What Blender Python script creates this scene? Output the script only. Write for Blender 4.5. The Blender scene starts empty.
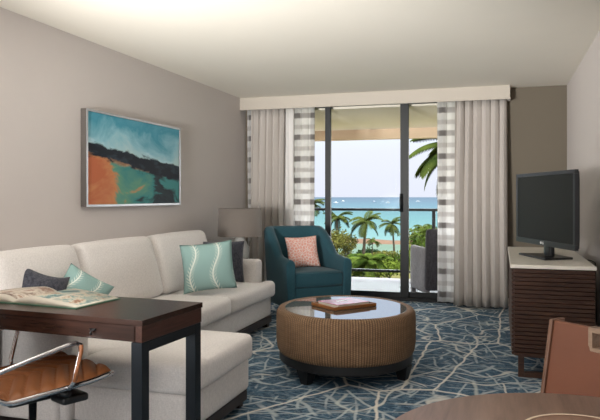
import bpy, bmesh, math, random
from mathutils import Vector, Matrix
random.seed(7)
R = math.radians
S = bpy.context.scene
COL = S.collection

# ------------------------------------------------------------------ materials
def srgb(r, g, b):
    def f(c):
        c /= 255.0
        return c/12.92 if c <= .04045 else ((c+.055)/1.055)**2.4
    return (f(r), f(g), f(b), 1)

def dim(c, k): return (c[0]*k, c[1]*k, c[2]*k, 1)

class NT:
    def __init__(s, name):
        s.m = bpy.data.materials.new(name); s.m.use_nodes = True
        s.t = s.m.node_tree; s.b = s.t.nodes['Principled BSDF']; s.out = s.t.nodes['Material Output']
    def n(s, typ, **kw):
        x = s.t.nodes.new(typ)
        for k, v in kw.items():
            if k.startswith('i_'):
                key = k[2:]; key = int(key) if key.isdigit() else key.replace('_', ' ')
                x.inputs[key].default_value = v
            else: setattr(x, k, v)
        return x
    def l(s, a, b): s.t.links.new(a, b)
    def math(s, op, a, b=None, c=None, clamp=False):
        x = s.n('ShaderNodeMath', operation=op); x.use_clamp = clamp
        for i, v in enumerate((a, b, c)):
            if v is None: continue
            if isinstance(v, (int, float)): x.inputs[i].default_value = v
            else: s.l(v, x.inputs[i])
        return x.outputs[0]
    def mix(s, f, a, b, bt='MIX'):
        x = s.n('ShaderNodeMix', data_type='RGBA', blend_type=bt)
        for i, v in ((0, f), (6, a), (7, b)):
            if isinstance(v, (int, float)): x.inputs[i].default_value = v
            elif isinstance(v, tuple): x.inputs[i].default_value = v
            else: s.l(v, x.inputs[i])
        return x.outputs[2]
    def noise(s, vec=None, scale=5, detail=4, rough=.55, dist=0):
        x = s.n('ShaderNodeTexNoise'); x.inputs['Scale'].default_value = scale; x.inputs['Detail'].default_value = detail
        x.inputs['Roughness'].default_value = rough; x.inputs['Distortion'].default_value = dist
        if vec is not None: s.l(vec, x.inputs['Vector'])
        return x.outputs[0]
    def coord(s, kind='Object'): return s.n('ShaderNodeTexCoord').outputs[kind]
    def mapping(s, vec, scale=(1, 1, 1), rot=(0, 0, 0), loc=(0, 0, 0)):
        x = s.n('ShaderNodeMapping'); x.inputs['Scale'].default_value = scale; x.inputs['Rotation'].default_value = rot; x.inputs['Location'].default_value = loc
        s.l(vec, x.inputs[0]); return x.outputs[0]
    def ramp(s, f, stops, interp='LINEAR'):
        x = s.n('ShaderNodeValToRGB'); cr = x.color_ramp; cr.interpolation = interp
        while len(cr.elements) < len(stops): cr.elements.new(.5)
        for e, (p, c) in zip(cr.elements, stops):
            e.position = p; e.color = c if isinstance(c, tuple) else (c, c, c, 1)
        s.l(f, x.inputs[0]); return x.outputs[0]
    def color(s, c):
        if isinstance(c, tuple): s.b.inputs['Base Color'].default_value = c
        else: s.l(c, s.b.inputs['Base Color'])
    def bump(s, h, strength=.3, dist=.01):
        x = s.n('ShaderNodeBump'); x.inputs['Strength'].default_value = strength; x.inputs['Distance'].default_value = dist
        s.l(h, x.inputs['Height']); s.l(x.outputs[0], s.b.inputs['Normal'])
    def set(s, rough=None, metal=None, spec=None, **kw):
        if rough is not None: s.b.inputs['Roughness'].default_value = rough
        if metal is not None: s.b.inputs['Metallic'].default_value = metal
        if spec is not None: s.b.inputs['Specular IOR Level'].default_value = spec
        for k, v in kw.items(): s.b.inputs[k.replace('_', ' ')].default_value = v

def plain(name, c, rough=.6, metal=0, spec=.5, var=.08, scale=20, bump=0):
    m = NT(name); v = m.coord()
    f = m.noise(v, scale, 4)
    m.color(m.mix(f, tuple(x*(1-var) for x in c[:3])+(1,), tuple(min(1, x*(1+var)) for x in c[:3])+(1,)))
    m.set(rough, metal, spec)
    if bump: m.bump(m.noise(v, scale*6, 3), bump, .004)
    return m.m

def fabric(name, c, weave=260, var=.16, bump=.35, fleck=None, spec=.15):
    m = NT(name); v = m.coord()
    a = m.noise(m.mapping(v, (weave*.35, weave, weave)), 1, 2)
    b = m.noise(m.mapping(v, (weave, weave*.35, weave*.3)), 1, 2)
    f = m.math('MULTIPLY_ADD', a, .5, m.math('MULTIPLY', b, .5))
    big = m.noise(v, 6, 3)
    lo = tuple(x*(1-var) for x in c[:3])+(1,); hi = tuple(min(1, x*(1+var)) for x in c[:3])+(1,)
    colr = m.mix(m.ramp(f, ((.35, 0.), (.65, 1.))), fleck or lo, hi)
    colr = m.mix(m.math('MULTIPLY', big, .25), colr, lo)
    m.color(colr); m.set(.9, 0, spec, Sheen_Weight=.15)
    m.bump(f, bump, .003)
    return m.m

def wood(name, c1, c2, axis='X', scale=3, rough=.35, stretch=12):
    m = NT(name); v = m.coord()
    sc = {'X': (1, stretch, stretch), 'Y': (stretch, 1, stretch), 'Z': (stretch, stretch, 1)}[axis]
    f = m.noise(m.mapping(v, sc), scale, 6, .6, .6)
    g = m.noise(m.mapping(v, tuple(q*4 for q in sc)), scale, 3, .6)
    f = m.math('MULTIPLY_ADD', g, .35, m.math('MULTIPLY', f, .65))
    m.color(m.ramp(f, ((.32, c1), (.68, c2)))); m.set(rough, 0, .4)
    m.bump(f, .05, .002)
    return m.m

M = {}
M['wall_taupe'] = plain('taupe_wall_paint', srgb(110, 102, 90), .85, 0, .2, .02, 3, .05)
M['wall'] = plain('wall_paint', srgb(210, 203, 200), .85, 0, .2, .02, 3, .05)
M['ceiling'] = plain('ceiling_paint', srgb(236, 231, 220), .9, 0, .1, .02, 2, .08)
M['trim'] = plain('white_trim', srgb(228, 224, 216), .5, 0, .3, .02)
M['valance'] = fabric('valance_cloth', srgb(192, 184, 173), 400, .04, .1)
M['sofa'] = fabric('sofa_linen', srgb(222, 217, 214), 220, .12, .35)
M['teal_chair'] = fabric('teal_wool', srgb(48, 86, 98), 300, .2, .3)
M['drape'] = fabric('drape_linen', srgb(196, 189, 183), 420, .07, .15)
M['lining'] = fabric('white_lining', srgb(226, 223, 220), 420, .03, .1)
M['charcoal'] = fabric('charcoal_weave', srgb(76, 76, 84), 120, .3, .5, srgb(38, 42, 52))
M['desk'] = wood('desk_walnut', srgb(34, 22, 18), srgb(60, 39, 32), 'X', 3, .25)
M['desk_side'] = wood('desk_walnut_end', srgb(52, 32, 26), srgb(88, 58, 48), 'Y', 3, .3)
M['steel_dark'] = plain('dark_steel', srgb(34, 40, 46), .45, .6, .5, .05)
M['console'] = wood('espresso_wood', srgb(44, 26, 18), srgb(76, 48, 34), 'X', 3, .45)
M['stone'] = plain('pale_stone', srgb(224, 219, 209), .3, 0, .5, .03, 8)
M['black_plastic'] = plain('black_plastic', srgb(24, 25, 28), .35, 0, .5, .03)
M['bezel'] = plain('tv_bezel_grey', srgb(46, 48, 52), .35, .2, .5, .02)
M['screen'] = plain('tv_screen', srgb(40, 42, 41), .6, 0, .15, .01)
M['logo'] = plain('pale_logo', srgb(225, 225, 225), .4)
M['door_black'] = plain('black_aluminium', srgb(13, 16, 20), .55, 0, .5, .03)
M['chrome'] = plain('chrome', srgb(215, 215, 218), .12, 1, .5, .01)
M['black_base'] = plain('black_base', srgb(22, 21, 22), .4, .1)
M['tan'] = plain('tan_leather', srgb(146, 92, 56), .42, 0, .45, .14, 12, .12)
M['cognac'] = plain('cognac_leather', srgb(112, 66, 44), .5, 0, .4, .12, 9, .1)
M['chair_wood'] = wood('chair_walnut', srgb(92, 64, 50), srgb(124, 92, 74), 'Z', 4, .45)
M['handle_wood'] = wood('handle_ash', srgb(128, 104, 86), srgb(164, 140, 120), 'X', 4, .45)
M['dining'] = wood('dining_walnut', srgb(88, 64, 52), srgb(132, 104, 88), 'Y', 2.2, .4)
M['plate'] = plain('brown_glaze', srgb(128, 96, 78), .35, 0, .5, .08, 30)
M['plate_rim'] = plain('cream_rim', srgb(214, 196, 172), .3)
M['shade'] = fabric('lamp_shade_linen', srgb(122, 114, 108), 380, .08, .15)
M['lamp_body'] = plain('pale_glazed_ceramic', srgb(228, 228, 226), .18, 0, .6, .1, 30)
M['tray'] = wood('tray_oak', srgb(112, 66, 32), srgb(160, 102, 54), 'X', 5, .4)
M['tray_in'] = plain('tray_inside', srgb(96, 62, 36), .5)
M['paper'] = plain('paper', srgb(206, 198, 184), .8, 0, .2, .04, 60)
M['green_cover'] = plain('green_cover', srgb(60, 106, 84), .5)
M['leg_dark'] = plain('dark_leg', srgb(40, 26, 22), .4)
M['rattan_dark'] = fabric('grey_rattan', srgb(132, 126, 128), 60, .2, .8)
M['rattan_shaded'] = fabric('shaded_rattan', srgb(70, 66, 70), 60, .3, .8)  # same rattan, with the shade on the chair back put into the colour
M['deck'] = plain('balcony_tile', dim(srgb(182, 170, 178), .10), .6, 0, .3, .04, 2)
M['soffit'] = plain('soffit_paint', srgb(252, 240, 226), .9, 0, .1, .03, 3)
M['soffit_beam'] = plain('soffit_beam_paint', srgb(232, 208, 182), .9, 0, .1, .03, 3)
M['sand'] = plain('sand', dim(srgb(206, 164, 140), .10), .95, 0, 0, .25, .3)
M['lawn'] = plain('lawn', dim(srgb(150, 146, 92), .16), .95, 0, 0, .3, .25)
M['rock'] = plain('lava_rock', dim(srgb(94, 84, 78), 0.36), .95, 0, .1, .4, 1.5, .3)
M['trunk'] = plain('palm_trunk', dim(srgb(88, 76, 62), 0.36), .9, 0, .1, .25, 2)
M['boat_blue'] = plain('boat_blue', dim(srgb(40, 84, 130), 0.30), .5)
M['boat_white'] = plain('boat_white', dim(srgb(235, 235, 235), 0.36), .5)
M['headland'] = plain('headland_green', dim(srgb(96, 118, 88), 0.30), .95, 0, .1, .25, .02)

def leafmat(name, c1, c2):
    m = NT(name); f = m.noise(m.coord(), .9, 4)
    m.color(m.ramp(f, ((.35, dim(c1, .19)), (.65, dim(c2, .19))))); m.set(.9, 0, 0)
    return m.m
M['palm_leaf'] = leafmat('palm_leaf', srgb(62, 76, 40), srgb(118, 124, 62))
M['near_leaf'] = leafmat('near_palm_leaf', srgb(58, 76, 36), srgb(116, 128, 58))
M['bush_yellow'] = leafmat('bush_yellow', srgb(122, 122, 60), srgb(176, 166, 88))
M['bush_green'] = leafmat('bush_green', srgb(66, 88, 36), srgb(118, 134, 58))
M['bush_lime'] = leafmat('bush_lime', srgb(108, 130, 46), srgb(160, 172, 74))
M['bush_dark'] = leafmat('bush_dark', srgb(52, 74, 44), srgb(88, 108, 62))

def m_glass(name, tint, fac):
    m = NT(name); m.t.nodes.remove(m.b)
    tr = m.n('ShaderNodeBsdfTransparent'); tr.inputs[0].default_value = tint
    gl = m.n('ShaderNodeBsdfGlossy'); gl.inputs['Roughness'].default_value = .02
    fr = m.n('ShaderNodeFresnel'); fr.inputs[0].default_value = 1.35
    mx = m.n('ShaderNodeMixShader')
    m.l(m.math('MULTIPLY', fr.outputs[0], fac), mx.inputs[0]); m.l(tr.outputs[0], mx.inputs[1]); m.l(gl.outputs[0], mx.inputs[2])
    m.l(mx.outputs[0], m.out.inputs[0]); return m.m
M['door_glass'] = m_glass('door_glass', (.97, .98, .98, 1), .004)
M['rail_glass'] = m_glass('rail_glass', (.94, .97, .95, 1), .05)

def m_tableglass():
    m = NT('table_glass'); m.color(srgb(96, 88, 78)); m.set(.02, 0, .5, IOR=1.7)
    return m.m
M['table_glass'] = m_tableglass()

def m_wicker():
    m = NT('brown_wicker'); uv = m.coord('UV')
    s = m.n('ShaderNodeSeparateXYZ'); m.l(uv, s.inputs[0])
    wv = m.n('ShaderNodeTexWave', bands_direction='Y'); wv.inputs['Scale'].default_value = 1
    a = m.math('ABSOLUTE', m.math('SINE', m.math('MULTIPLY', s.outputs[0], 170*math.pi)))      # stakes
    chk = m.math('FRACT', m.math('MULTIPLY', s.outputs[0], 85.0))
    odd = m.math('GREATER_THAN', chk, .5)
    ph = m.math('MULTIPLY_ADD', odd, .5, m.math('MULTIPLY', s.outputs[1], 75.0))
    b = m.math('ABSOLUTE', m.math('SINE', m.math('MULTIPLY', ph, math.pi)))
    h = m.math('MULTIPLY', m.math('POWER', a, .9), m.math('MULTIPLY_ADD', m.math('POWER', b, .5), .6, .4))
    nz = m.noise(m.mapping(uv, (40, 30, 1)), 1, 4, .7)
    f = m.math('MULTIPLY_ADD', nz, .45, m.math('MULTIPLY', h, .6))
    m.color(m.ramp(f, ((.1, srgb(44, 32, 24)), (.5, srgb(114, 86, 62)), (.95, srgb(166, 134, 102)))))
    m.set(.55, 0, .3); m.bump(h, .7, .006); return m.m
M['wicker'] = m_wicker()

def m_carpet():
    m = NT('carpet_blue'); v = m.coord()
    warp = m.n('ShaderNodeTexNoise'); warp.inputs['Scale'].default_value = 5; m.l(v, warp.inputs['Vector'])
    vm = m.n('ShaderNodeVectorMath', operation='MULTIPLY_ADD'); m.l(warp.outputs[1], vm.inputs[0]); vm.inputs[1].default_value = (.05, .05, 0); m.l(v, vm.inputs[2])
    vv = vm.outputs[0]
    def lines(scale, rot, sx, sy, width, soft, src):
        x = m.n('ShaderNodeTexVoronoi', feature='DISTANCE_TO_EDGE', voronoi_dimensions='2D')
        x.inputs['Scale'].default_value = scale; x.inputs['Randomness'].default_value = 1
        m.l(m.mapping(src, (sx, sy, 1), (0, 0, rot), (rot*3.1, rot*1.7, 0)), x.inputs['Vector'])
        return m.ramp(x.outputs['Distance'], ((0, 1.), (width, 1.), (width+soft, 0.)))
    sp = m.n('ShaderNodeSeparateXYZ'); m.l(vv, sp.inputs[0])
    def straight(ang, per, off, w, mscale, mloc, thr):
        """straight strokes across the pile, broken up by a noise mask"""
        d = m.math('ADD', m.math('MULTIPLY', sp.outputs[0], math.cos(ang)/per), m.math('MULTIPLY', sp.outputs[1], math.sin(ang)/per))
        bend = m.noise(m.mapping(v, (.9, .9, 1), loc=(mloc*2, 1, 0)), 1, 2)
        f = m.math('FRACT', m.math('ADD', m.math('MULTIPLY_ADD', bend, 2.6, off), d))
        k = m.ramp(m.math('ABSOLUTE', m.math('SUBTRACT', f, .5)), ((0, 1.), (w, .9), (w*2.2, 0.)))
        mask = m.ramp(m.noise(m.mapping(v, (mscale, mscale, 1), loc=(mloc, mloc, 0)), 1, 3), ((thr, 0.), (thr+.05, 1.)))
        return m.math('MULTIPLY', k, mask)
    L1 = lines(1.5, .5, 1, .62, .007, .010, vv)
    L2 = lines(2.3, 1.3, .45, 1.2, .006, .012, vv)
    fine = None
    for (an, pe, of, w_, ms, ml, th) in ((.25, .16, .1, 0.033, 2.3, 1., .50), (.8, .19, .4, .045, 2.0, 5., .50), (1.4, .15, .7, 0.033, 2.6, 9., .52), (2.0, .21, .2, 0.026, 2.2, 13., .50), (2.6, .17, .9, .045, 2.4, 17., .50), (2.95, .13, .5, 0.036, 3.0, 21., .52)):
        x = straight(an, pe, of, w_, ms, ml, th); fine = x if fine is None else m.math('MAXIMUM', fine, x)
    bold = None
    for (an, pe, of, w_, ms, ml, th) in ((.55, .62, .3, .014, 1.1, 31., .47), (1.75, .7, .8, .013, 1.2, 37., .47), (2.4, .66, .1, .013, 1.0, 43., .46)):
        x = straight(an, pe, of, w_, ms, ml, th); bold = x if bold is None else m.math('MAXIMUM', bold, x)
    n1 = m.noise(m.mapping(v, (1, 1, 1)), 2.2, 4, .6)
    n2 = m.noise(m.mapping(v, (16, 70, 1), (0, 0, .35)), 1, 5, .75)
    n3 = m.noise(m.mapping(v, (1, 1.8, 1), (0, 0, .5)), 22, 5, .8)
    base = m.mix(m.ramp(n2, ((.42, 0.), (.60, 1.))), srgb(16, 30, 50), srgb(110, 138, 158))
    base = m.mix(m.ramp(n1, ((.3, 0.), (.72, .7))), base, srgb(54, 90, 116))
    base = m.mix(m.ramp(n3, ((.53, 0.), (.64, .6))), base, srgb(160, 174, 182))
    col = m.mix(m.math('MULTIPLY', fine, .6), base, srgb(206, 214, 216))
    col = m.mix(m.math('MULTIPLY', L2, .6), col, srgb(208, 212, 206))
    worn = n3
    col = m.mix(m.math('MULTIPLY', bold, .8), col, srgb(222, 220, 212))
    col = m.mix(m.math('MULTIPLY', L1, .9), col, srgb(226, 222, 212))
    m.color(col); m.set(.95, 0, .1); m.bump(n3, .3, .006); return m.m
M['carpet'] = m_carpet()

def m_plaid():
    m = NT('plaid_sheer'); s = m.n('ShaderNodeSeparateXYZ'); m.l(m.coord('UV'), s.inputs[0])
    def band(val, per, off, w):
        f = m.math('FRACT', m.math('ADD', m.math('MULTIPLY', val, 1/per), off))
        d = m.math('ABSOLUTE', m.math('SUBTRACT', f, .5))
        return m.ramp(d, ((0, 1.), (w, 1.), (w+.04, 0.)))
    h1 = band(s.outputs[1], .27, .1, .10); h2 = band(s.outputs[1], .27, .62, .08)
    w1 = band(s.outputs[0], .27, .2, .16)
    c = m.mix(m.math('MULTIPLY', w1, .35), srgb(250, 249, 248), srgb(200, 198, 197))
    c = m.mix(m.math('MULTIPLY', h2, .5), c, srgb(198, 193, 190))
    c = m.mix(m.math('MULTIPLY', h1, .55), c, srgb(172, 165, 162))
    c = m.mix(m.math('MULTIPLY', m.math('MULTIPLY', h1, w1), .6), c, srgb(112, 106, 104))
    m.color(c); m.set(.9, 0, .1)
    tl = m.n('ShaderNodeBsdfTranslucent'); m.l(c, tl.inputs[0])
    mx = m.n('ShaderNodeMixShader'); mx.inputs[0].default_value = .55
    m.l(m.b.outputs[0], mx.inputs[1]); m.l(tl.outputs[0], mx.inputs[2]); m.l(mx.outputs[0], m.out.inputs[0])
    return m.m
M['plaid'] = m_plaid()

def m_fern(name, bg, fg):
    """teal pillow: pale wavy stems with small leaf strokes, in the pillow's UV"""
    m = NT(name); s = m.n('ShaderNodeSeparateXYZ'); m.l(m.coord('UV'), s.inputs[0])
    u, v = s.outputs[0], s.outputs[1]
    wob = m.math('MULTIPLY', m.math('SINE', m.math('MULTIPLY', v, 6.0)), .08)
    x = m.math('SUBTRACT', m.math('FRACT', m.math('ADD', m.math('MULTIPLY', m.math('ADD', u, wob), 2.2), .05)), .5)
    ax = m.math('ABSOLUTE', x)
    stem = m.ramp(ax, ((0, 1.), (.018, 1.), (.035, 0.)))
    lf = m.math('FRACT', m.math('MULTIPLY', m.math('SUBTRACT', v, m.math('MULTIPLY', ax, .5)), 15.0))
    leaf = m.math('MULTIPLY', m.math('LESS_THAN', lf, .38), m.ramp(ax, ((0, 1.), (.12, 1.), (.19, 0.))))
    f = m.math('MAXIMUM', stem, m.math('MULTIPLY', leaf, .6))
    n = m.noise(m.mapping(m.coord('UV'), (60, 60, 1)), 1, 2)
    c = m.mix(f, m.mix(m.ramp(n, ((.4, 0.), (.7, 1.))), bg, tuple(min(1, q*1.18) for q in bg[:3])+(1,)), fg)
    m.color(c); m.set(.9, 0, .15); m.bump(n, .3, .003); return m.m
M['teal_pillow'] = m_fern('teal_fern', srgb(130, 158, 154), srgb(214, 218, 208))

def m_coral():
    m = NT('coral_print'); uv = m.coord('UV')
    a = m.n('ShaderNodeTexVoronoi', feature='DISTANCE_TO_EDGE', voronoi_dimensions='2D'); a.inputs['Scale'].default_value = 11; 
    m.l(m.mapping(uv, (1, 1, 1)), a.inputs['Vector'])
    f = m.ramp(a.outputs['Distance'], ((0, 1.), (.07, 1.), (.16, 0.)))
    n = m.ramp(m.noise(m.mapping(uv, (9, 9, 1)), 1, 5, .7), ((.35, .35), (.6, 1.)))
    m.color(m.mix(m.math('MULTIPLY', f, n), srgb(238, 172, 156), srgb(252, 240, 236))); m.set(.9, 0, .15); return m.m
M['coral'] = m_coral()

def m_art():
    m = NT('seascape_painting'); g = m.coord('UV'); s = m.n('ShaderNodeSeparateXYZ'); m.l(g, s.inputs[0])
    u, v = s.outputs[0], s.outputs[1]
    n1 = m.noise(m.mapping(g, (3, 2.2, 1)), 1, 5, .6, .6); n2 = m.noise(m.mapping(g, (7, 9, 1), loc=(3, 1, 0)), 1, 5, .6, .4)
    n3 = m.noise(m.mapping(g, (3, 3, 1), loc=(7, 4, 0)), 1, 4, .55, .8)
    sky = m.ramp(m.math('ADD', m.math('MULTIPLY_ADD', n1, .9, -.45), m.math('ADD', m.math('MULTIPLY', v, .75), -.05)),
                 ((.28, srgb(190, 218, 222)), (.45, srgb(148, 200, 214)), (.62, srgb(76, 156, 180)), (.85, srgb(112, 178, 198))))
    ridge = m.math('ADD', m.math('MULTIPLY_ADD', u, -.18, .66), m.math('MULTIPLY_ADD', n2, .16, -.08))
    d = m.math('SUBTRACT', v, ridge)
    thick = m.math('MULTIPLY_ADD', u, .08, .13)
    low = m.ramp(m.math('ADD', m.math('MULTIPLY_ADD', n3, 1.5, -.75), u), ((.0, srgb(192, 108, 72)), (.26, srgb(206, 138, 92)), (.36, srgb(104, 156, 132)), (.60, srgb(62, 138, 138)), (.70, srgb(46, 62, 68)), (.86, srgb(40, 48, 56)), (.97, srgb(66, 140, 140))))
    band = m.math('SUBTRACT', m.math('SUBTRACT', v, .44), m.math('MULTIPLY_ADD', u, -.18, m.math('MULTIPLY_ADD', n1, .2, .02)))
    ob = m.ramp(m.math('ABSOLUTE', band), ((0, 1.), (.02, 1.), (.05, 0.)))
    low = m.mix(m.math('MULTIPLY', ob, .8), low, srgb(204, 140, 92))
    wht = m.ramp(m.math('ABSOLUTE', m.math('SUBTRACT', d, .02)), ((0, 1.), (.012, .8), (.04, 0.)))
    sky = m.mix(m.math('MULTIPLY', wht, m.ramp(n1, ((.45, 0.), (.55, 1.)))), sky, srgb(190, 222, 232))
    dark = m.mix(m.ramp(n2, ((.5, 0.), (.75, .8))), srgb(30, 36, 46), srgb(62, 80, 94))
    c = m.mix(m.ramp(m.math('ADD', d, thick), ((.0, 0.), (.03, 1.))), low, dark)
    c = m.mix(m.ramp(d, ((.0, 0.), (.02, 1.))), c, sky)
    m.color(c); m.set(.6, 0, .15); return m.m
M['art'] = m_art()

def m_page(name, seed, cols):
    m = NT(name); uv = m.coord('UV'); s = m.n('ShaderNodeSeparateXYZ'); m.l(uv, s.inputs[0])
    n = m.noise(m.mapping(uv, (3.2, 3.2, 1), loc=(seed, seed*2, 0)), 1, 6, .7, .5)
    img = m.ramp(n, tuple(zip((.36, .46, .53, .60), cols)))
    def inside(c, a, b): return m.math('MULTIPLY', m.math('GREATER_THAN', c, a), m.math('LESS_THAN', c, b))
    k = m.math('MULTIPLY', inside(s.outputs[0], .04, .96), inside(s.outputs[1], .10, .96))
    gap = m.math('SUBTRACT', 1.0, inside(s.outputs[0], .50, .54))
    m.color(m.mix(m.math('MULTIPLY', k, gap), srgb(204, 196, 182), img)); m.set(.6, 0, .3); return m.m
M['page_a'] = m_page('printed_page_blue', 3., (srgb(58, 98, 106), srgb(136, 156, 150), srgb(204, 194, 176), srgb(146, 112, 90)))
M['page_b'] = m_page('printed_page_sepia', 9., (srgb(112, 92, 84), srgb(184, 170, 156), srgb(212, 202, 188), srgb(158, 128, 112)))

def m_bookpink():
    m = NT('pink_cover'); f = m.noise(m.coord('UV'), 2.5, 3)
    m.color(m.ramp(f, ((.35, srgb(170, 62, 92)), (.5, srgb(176, 88, 108)), (.68, srgb(150, 98, 116))))); m.set(.25, 0, .6); return m.m
M['pink'] = m_bookpink()

def m_sea():
    m = NT('sea_water'); v = m.coord(); s = m.n('ShaderNodeSeparateXYZ'); m.l(v, s.inputs[0])
    f = m.math('DIVIDE', 100.0, m.math('MAXIMUM', s.outputs[1], 100.0))    # depth of water grows with the distance from shore
    n = m.noise(m.mapping(v, (.004, .03, 1)), 1, 6, .7)
    f2 = m.math('ADD', f, m.math('MULTIPLY_ADD', n, .10, -.05))
    m.color(m.ramp(f2, tuple((p, dim(srgb(*c), .12)) for p, c in ((0., (124, 142, 160)), (.12, (128, 158, 172)), (.3, (136, 176, 182)), (.65, (158, 194, 194))))))
    m.set(1, 0, 0); return m.m
M['sea'] = m_sea()
M['lagoon'] = plain('lagoon_water', dim(srgb(156, 178, 160), .12), 1, 0, 0, .1, .1)

# ------------------------------------------------------------------ helpers
MAT = {}
def thing(name, label, cat, loc=(0, 0, 0), rotz=0, group=None):
    o = bpy.data.objects.new(name, None); COL.objects.link(o)
    o.location = loc; o.rotation_euler = (0, 0, rotz); o.empty_display_size = .1
    o['label'] = label; o['category'] = cat
    if group: o['group'] = group
    MAT[o.name] = Matrix.Translation(loc) @ Matrix.Rotation(rotz, 4, 'Z')
    return o
def tag(o, label=None, cat=None, group=None, kind=None):
    if label: o['label'] = label
    if cat: o['category'] = cat
    if group: o['group'] = group
    if kind: o['kind'] = kind
    return o
def obj(name, bm, mat, parent=None, world=False, smooth=True, bevel=0, seg=2, origin=None):
    """one mesh object; world=True: bm is in world space and is moved into the parent's frame"""
    me = bpy.data.meshes.new(name)
    if world and parent is not None:
        bmesh.ops.transform(bm, matrix=MAT[parent.name].inverted(), verts=bm.verts)
    bmesh.ops.recalc_face_normals(bm, faces=bm.faces)
    bm.to_mesh(me); bm.free()
    for mm in (mat if isinstance(mat, (list, tuple)) else [mat]): me.materials.append(M[mm])
    o = bpy.data.objects.new(name, me); COL.objects.link(o)
    if smooth:
        for p in me.polygons: p.use_smooth = True
    if parent is not None:
        o.parent = parent
        MAT[o.name] = MAT[parent.name].copy()
    else:
        MAT[o.name] = Matrix.Identity(4)
        if origin is not None:
            me.transform(Matrix.Translation(-Vector(origin))); o.location = origin; MAT[o.name] = Matrix.Translation(origin)
    if bevel:
        b = o.modifiers.new('bevel', 'BEVEL'); b.width = bevel; b.segments = seg; b.limit_method = 'ANGLE'; b.angle_limit = R(40); b.harden_normals = False
        if smooth:
            for p in me.polygons: p.use_smooth = True
            w = o.modifiers.new('wn', 'WEIGHTED_NORMAL'); w.keep_sharp = True
    return o
def B(): return bmesh.new()
def box(bm, x0, x1, y0, y1, z0, z1, rot=None, mi=0):
    r = bmesh.ops.create_cube(bm, size=1)
    vs = r['verts']
    bmesh.ops.scale(bm, vec=(abs(x1-x0), abs(y1-y0), abs(z1-z0)), verts=vs)
    if rot is not None: bmesh.ops.transform(bm, matrix=rot, verts=vs)
    bmesh.ops.translate(bm, vec=((x0+x1)/2, (y0+y1)/2, (z0+z1)/2), verts=vs)
    if mi:
        for f in {f for v in vs for f in v.link_faces}: f.material_index = mi
    return vs
def rbox(bm, c, size, r=.04, bulge=(0, 0, 0), n=14, rot=None):
    """soft upholstered block"""
    b2 = bmesh.new(); bmesh.ops.create_cube(b2, size=2)
    bmesh.ops.subdivide_edges(b2, edges=b2.edges[:], cuts=n, use_grid_fill=True)
    h = Vector(size)/2
    for v in b2.verts:
        p0 = v.co.copy()
        # push the samples towards the edges so that the rounding is well resolved
        p = Vector([math.copysign(1-(1-abs(q))**1.6, q) for q in p0])
        q = Vector((p.x*h.x, p.y*h.y, p.z*h.z))
        inn = Vector([max(-(h[i]-r), min(h[i]-r, q[i])) for i in range(3)])
        d = q-inn
        q = inn+d.normalized()*r if d.length > 1e-6 else q
        for i in range(3):
            a, b = (i+1) % 3, (i+2) % 3
            q[i] += bulge[i]*p[i]*(1-p[a]**2)*(1-p[b]**2)
        v.co = q
    if rot is not None: bmesh.ops.transform(b2, matrix=rot, verts=b2.verts)
    bmesh.ops.translate(b2, vec=c, verts=b2.verts)
    me = bpy.data.meshes.new('t'); b2.to_mesh(me); b2.free(); bm.from_mesh(me); bpy.data.meshes.remove(me)
def tube(bm, pts, r, n=10, closed=False, ry=None):
    pts = [Vector(p) for p in pts]; rings = []; k = len(pts); up = None
    for i, p in enumerate(pts):
        if closed: d = (pts[(i+1) % k]-pts[i-1]).normalized()
        else: d = (pts[min(i+1, k-1)]-pts[max(i-1, 0)]).normalized()
        if up is None:
            up = Vector((0, 0, 1)) if abs(d.z) < .9 else Vector((1, 0, 0))
        s = d.cross(up).normalized(); up = s.cross(d).normalized()
        rr = r[i] if isinstance(r, (list, tuple)) else r
        rings.append([bm.verts.new(p+s*rr*math.cos(2*math.pi*j/n)+up*(ry or rr)*math.sin(2*math.pi*j/n)) for j in range(n)])
    for i in range(k if closed else k-1):
        a, b = rings[i], rings[(i+1) % k]
        for j in range(n): bm.faces.new((a[j], a[(j+1) % n], b[(j+1) % n], b[j]))
    if not closed:
        bm.faces.new(rings[0]); bm.faces.new(rings[-1][::-1])
def lathe(bm, prof, c=(0, 0, 0), n=64, sx=1, sy=1, uv=False, rot=0, cap=True):
    rings = []
    for (r, z) in prof:
        rings.append([bm.verts.new((c[0]+r*sx*math.cos(2*math.pi*j/n), c[1]+r*sy*math.sin(2*math.pi*j/n), c[2]+z)) for j in range(n)])
    lay = bm.loops.layers.uv.verify() if uv else None
    L = [0]
    for i in range(1, len(prof)): L.append(L[-1]+math.hypot(prof[i][0]-prof[i-1][0], prof[i][1]-prof[i-1][1]))
    for i in range(len(prof)-1):
        for j in range(n):
            f = bm.faces.new((rings[i][j], rings[i][(j+1) % n], rings[i+1][(j+1) % n], rings[i+1][j]))
            if uv:
                for lp, (a, b) in zip(f.loops, ((j, i), (j+1, i), (j+1, i+1), (j, i+1))): lp[lay].uv = (a/n, L[b])
    if cap:
        bm.faces.new(rings[0][::-1]); bm.faces.new(rings[-1])
def smoothstep(a, b, x):
    t = max(0, min(1, (x-a)/(b-a))); return t*t*(3-2*t)
def rotm(ax, ang): return Matrix.Rotation(ang, 4, ax)

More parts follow.
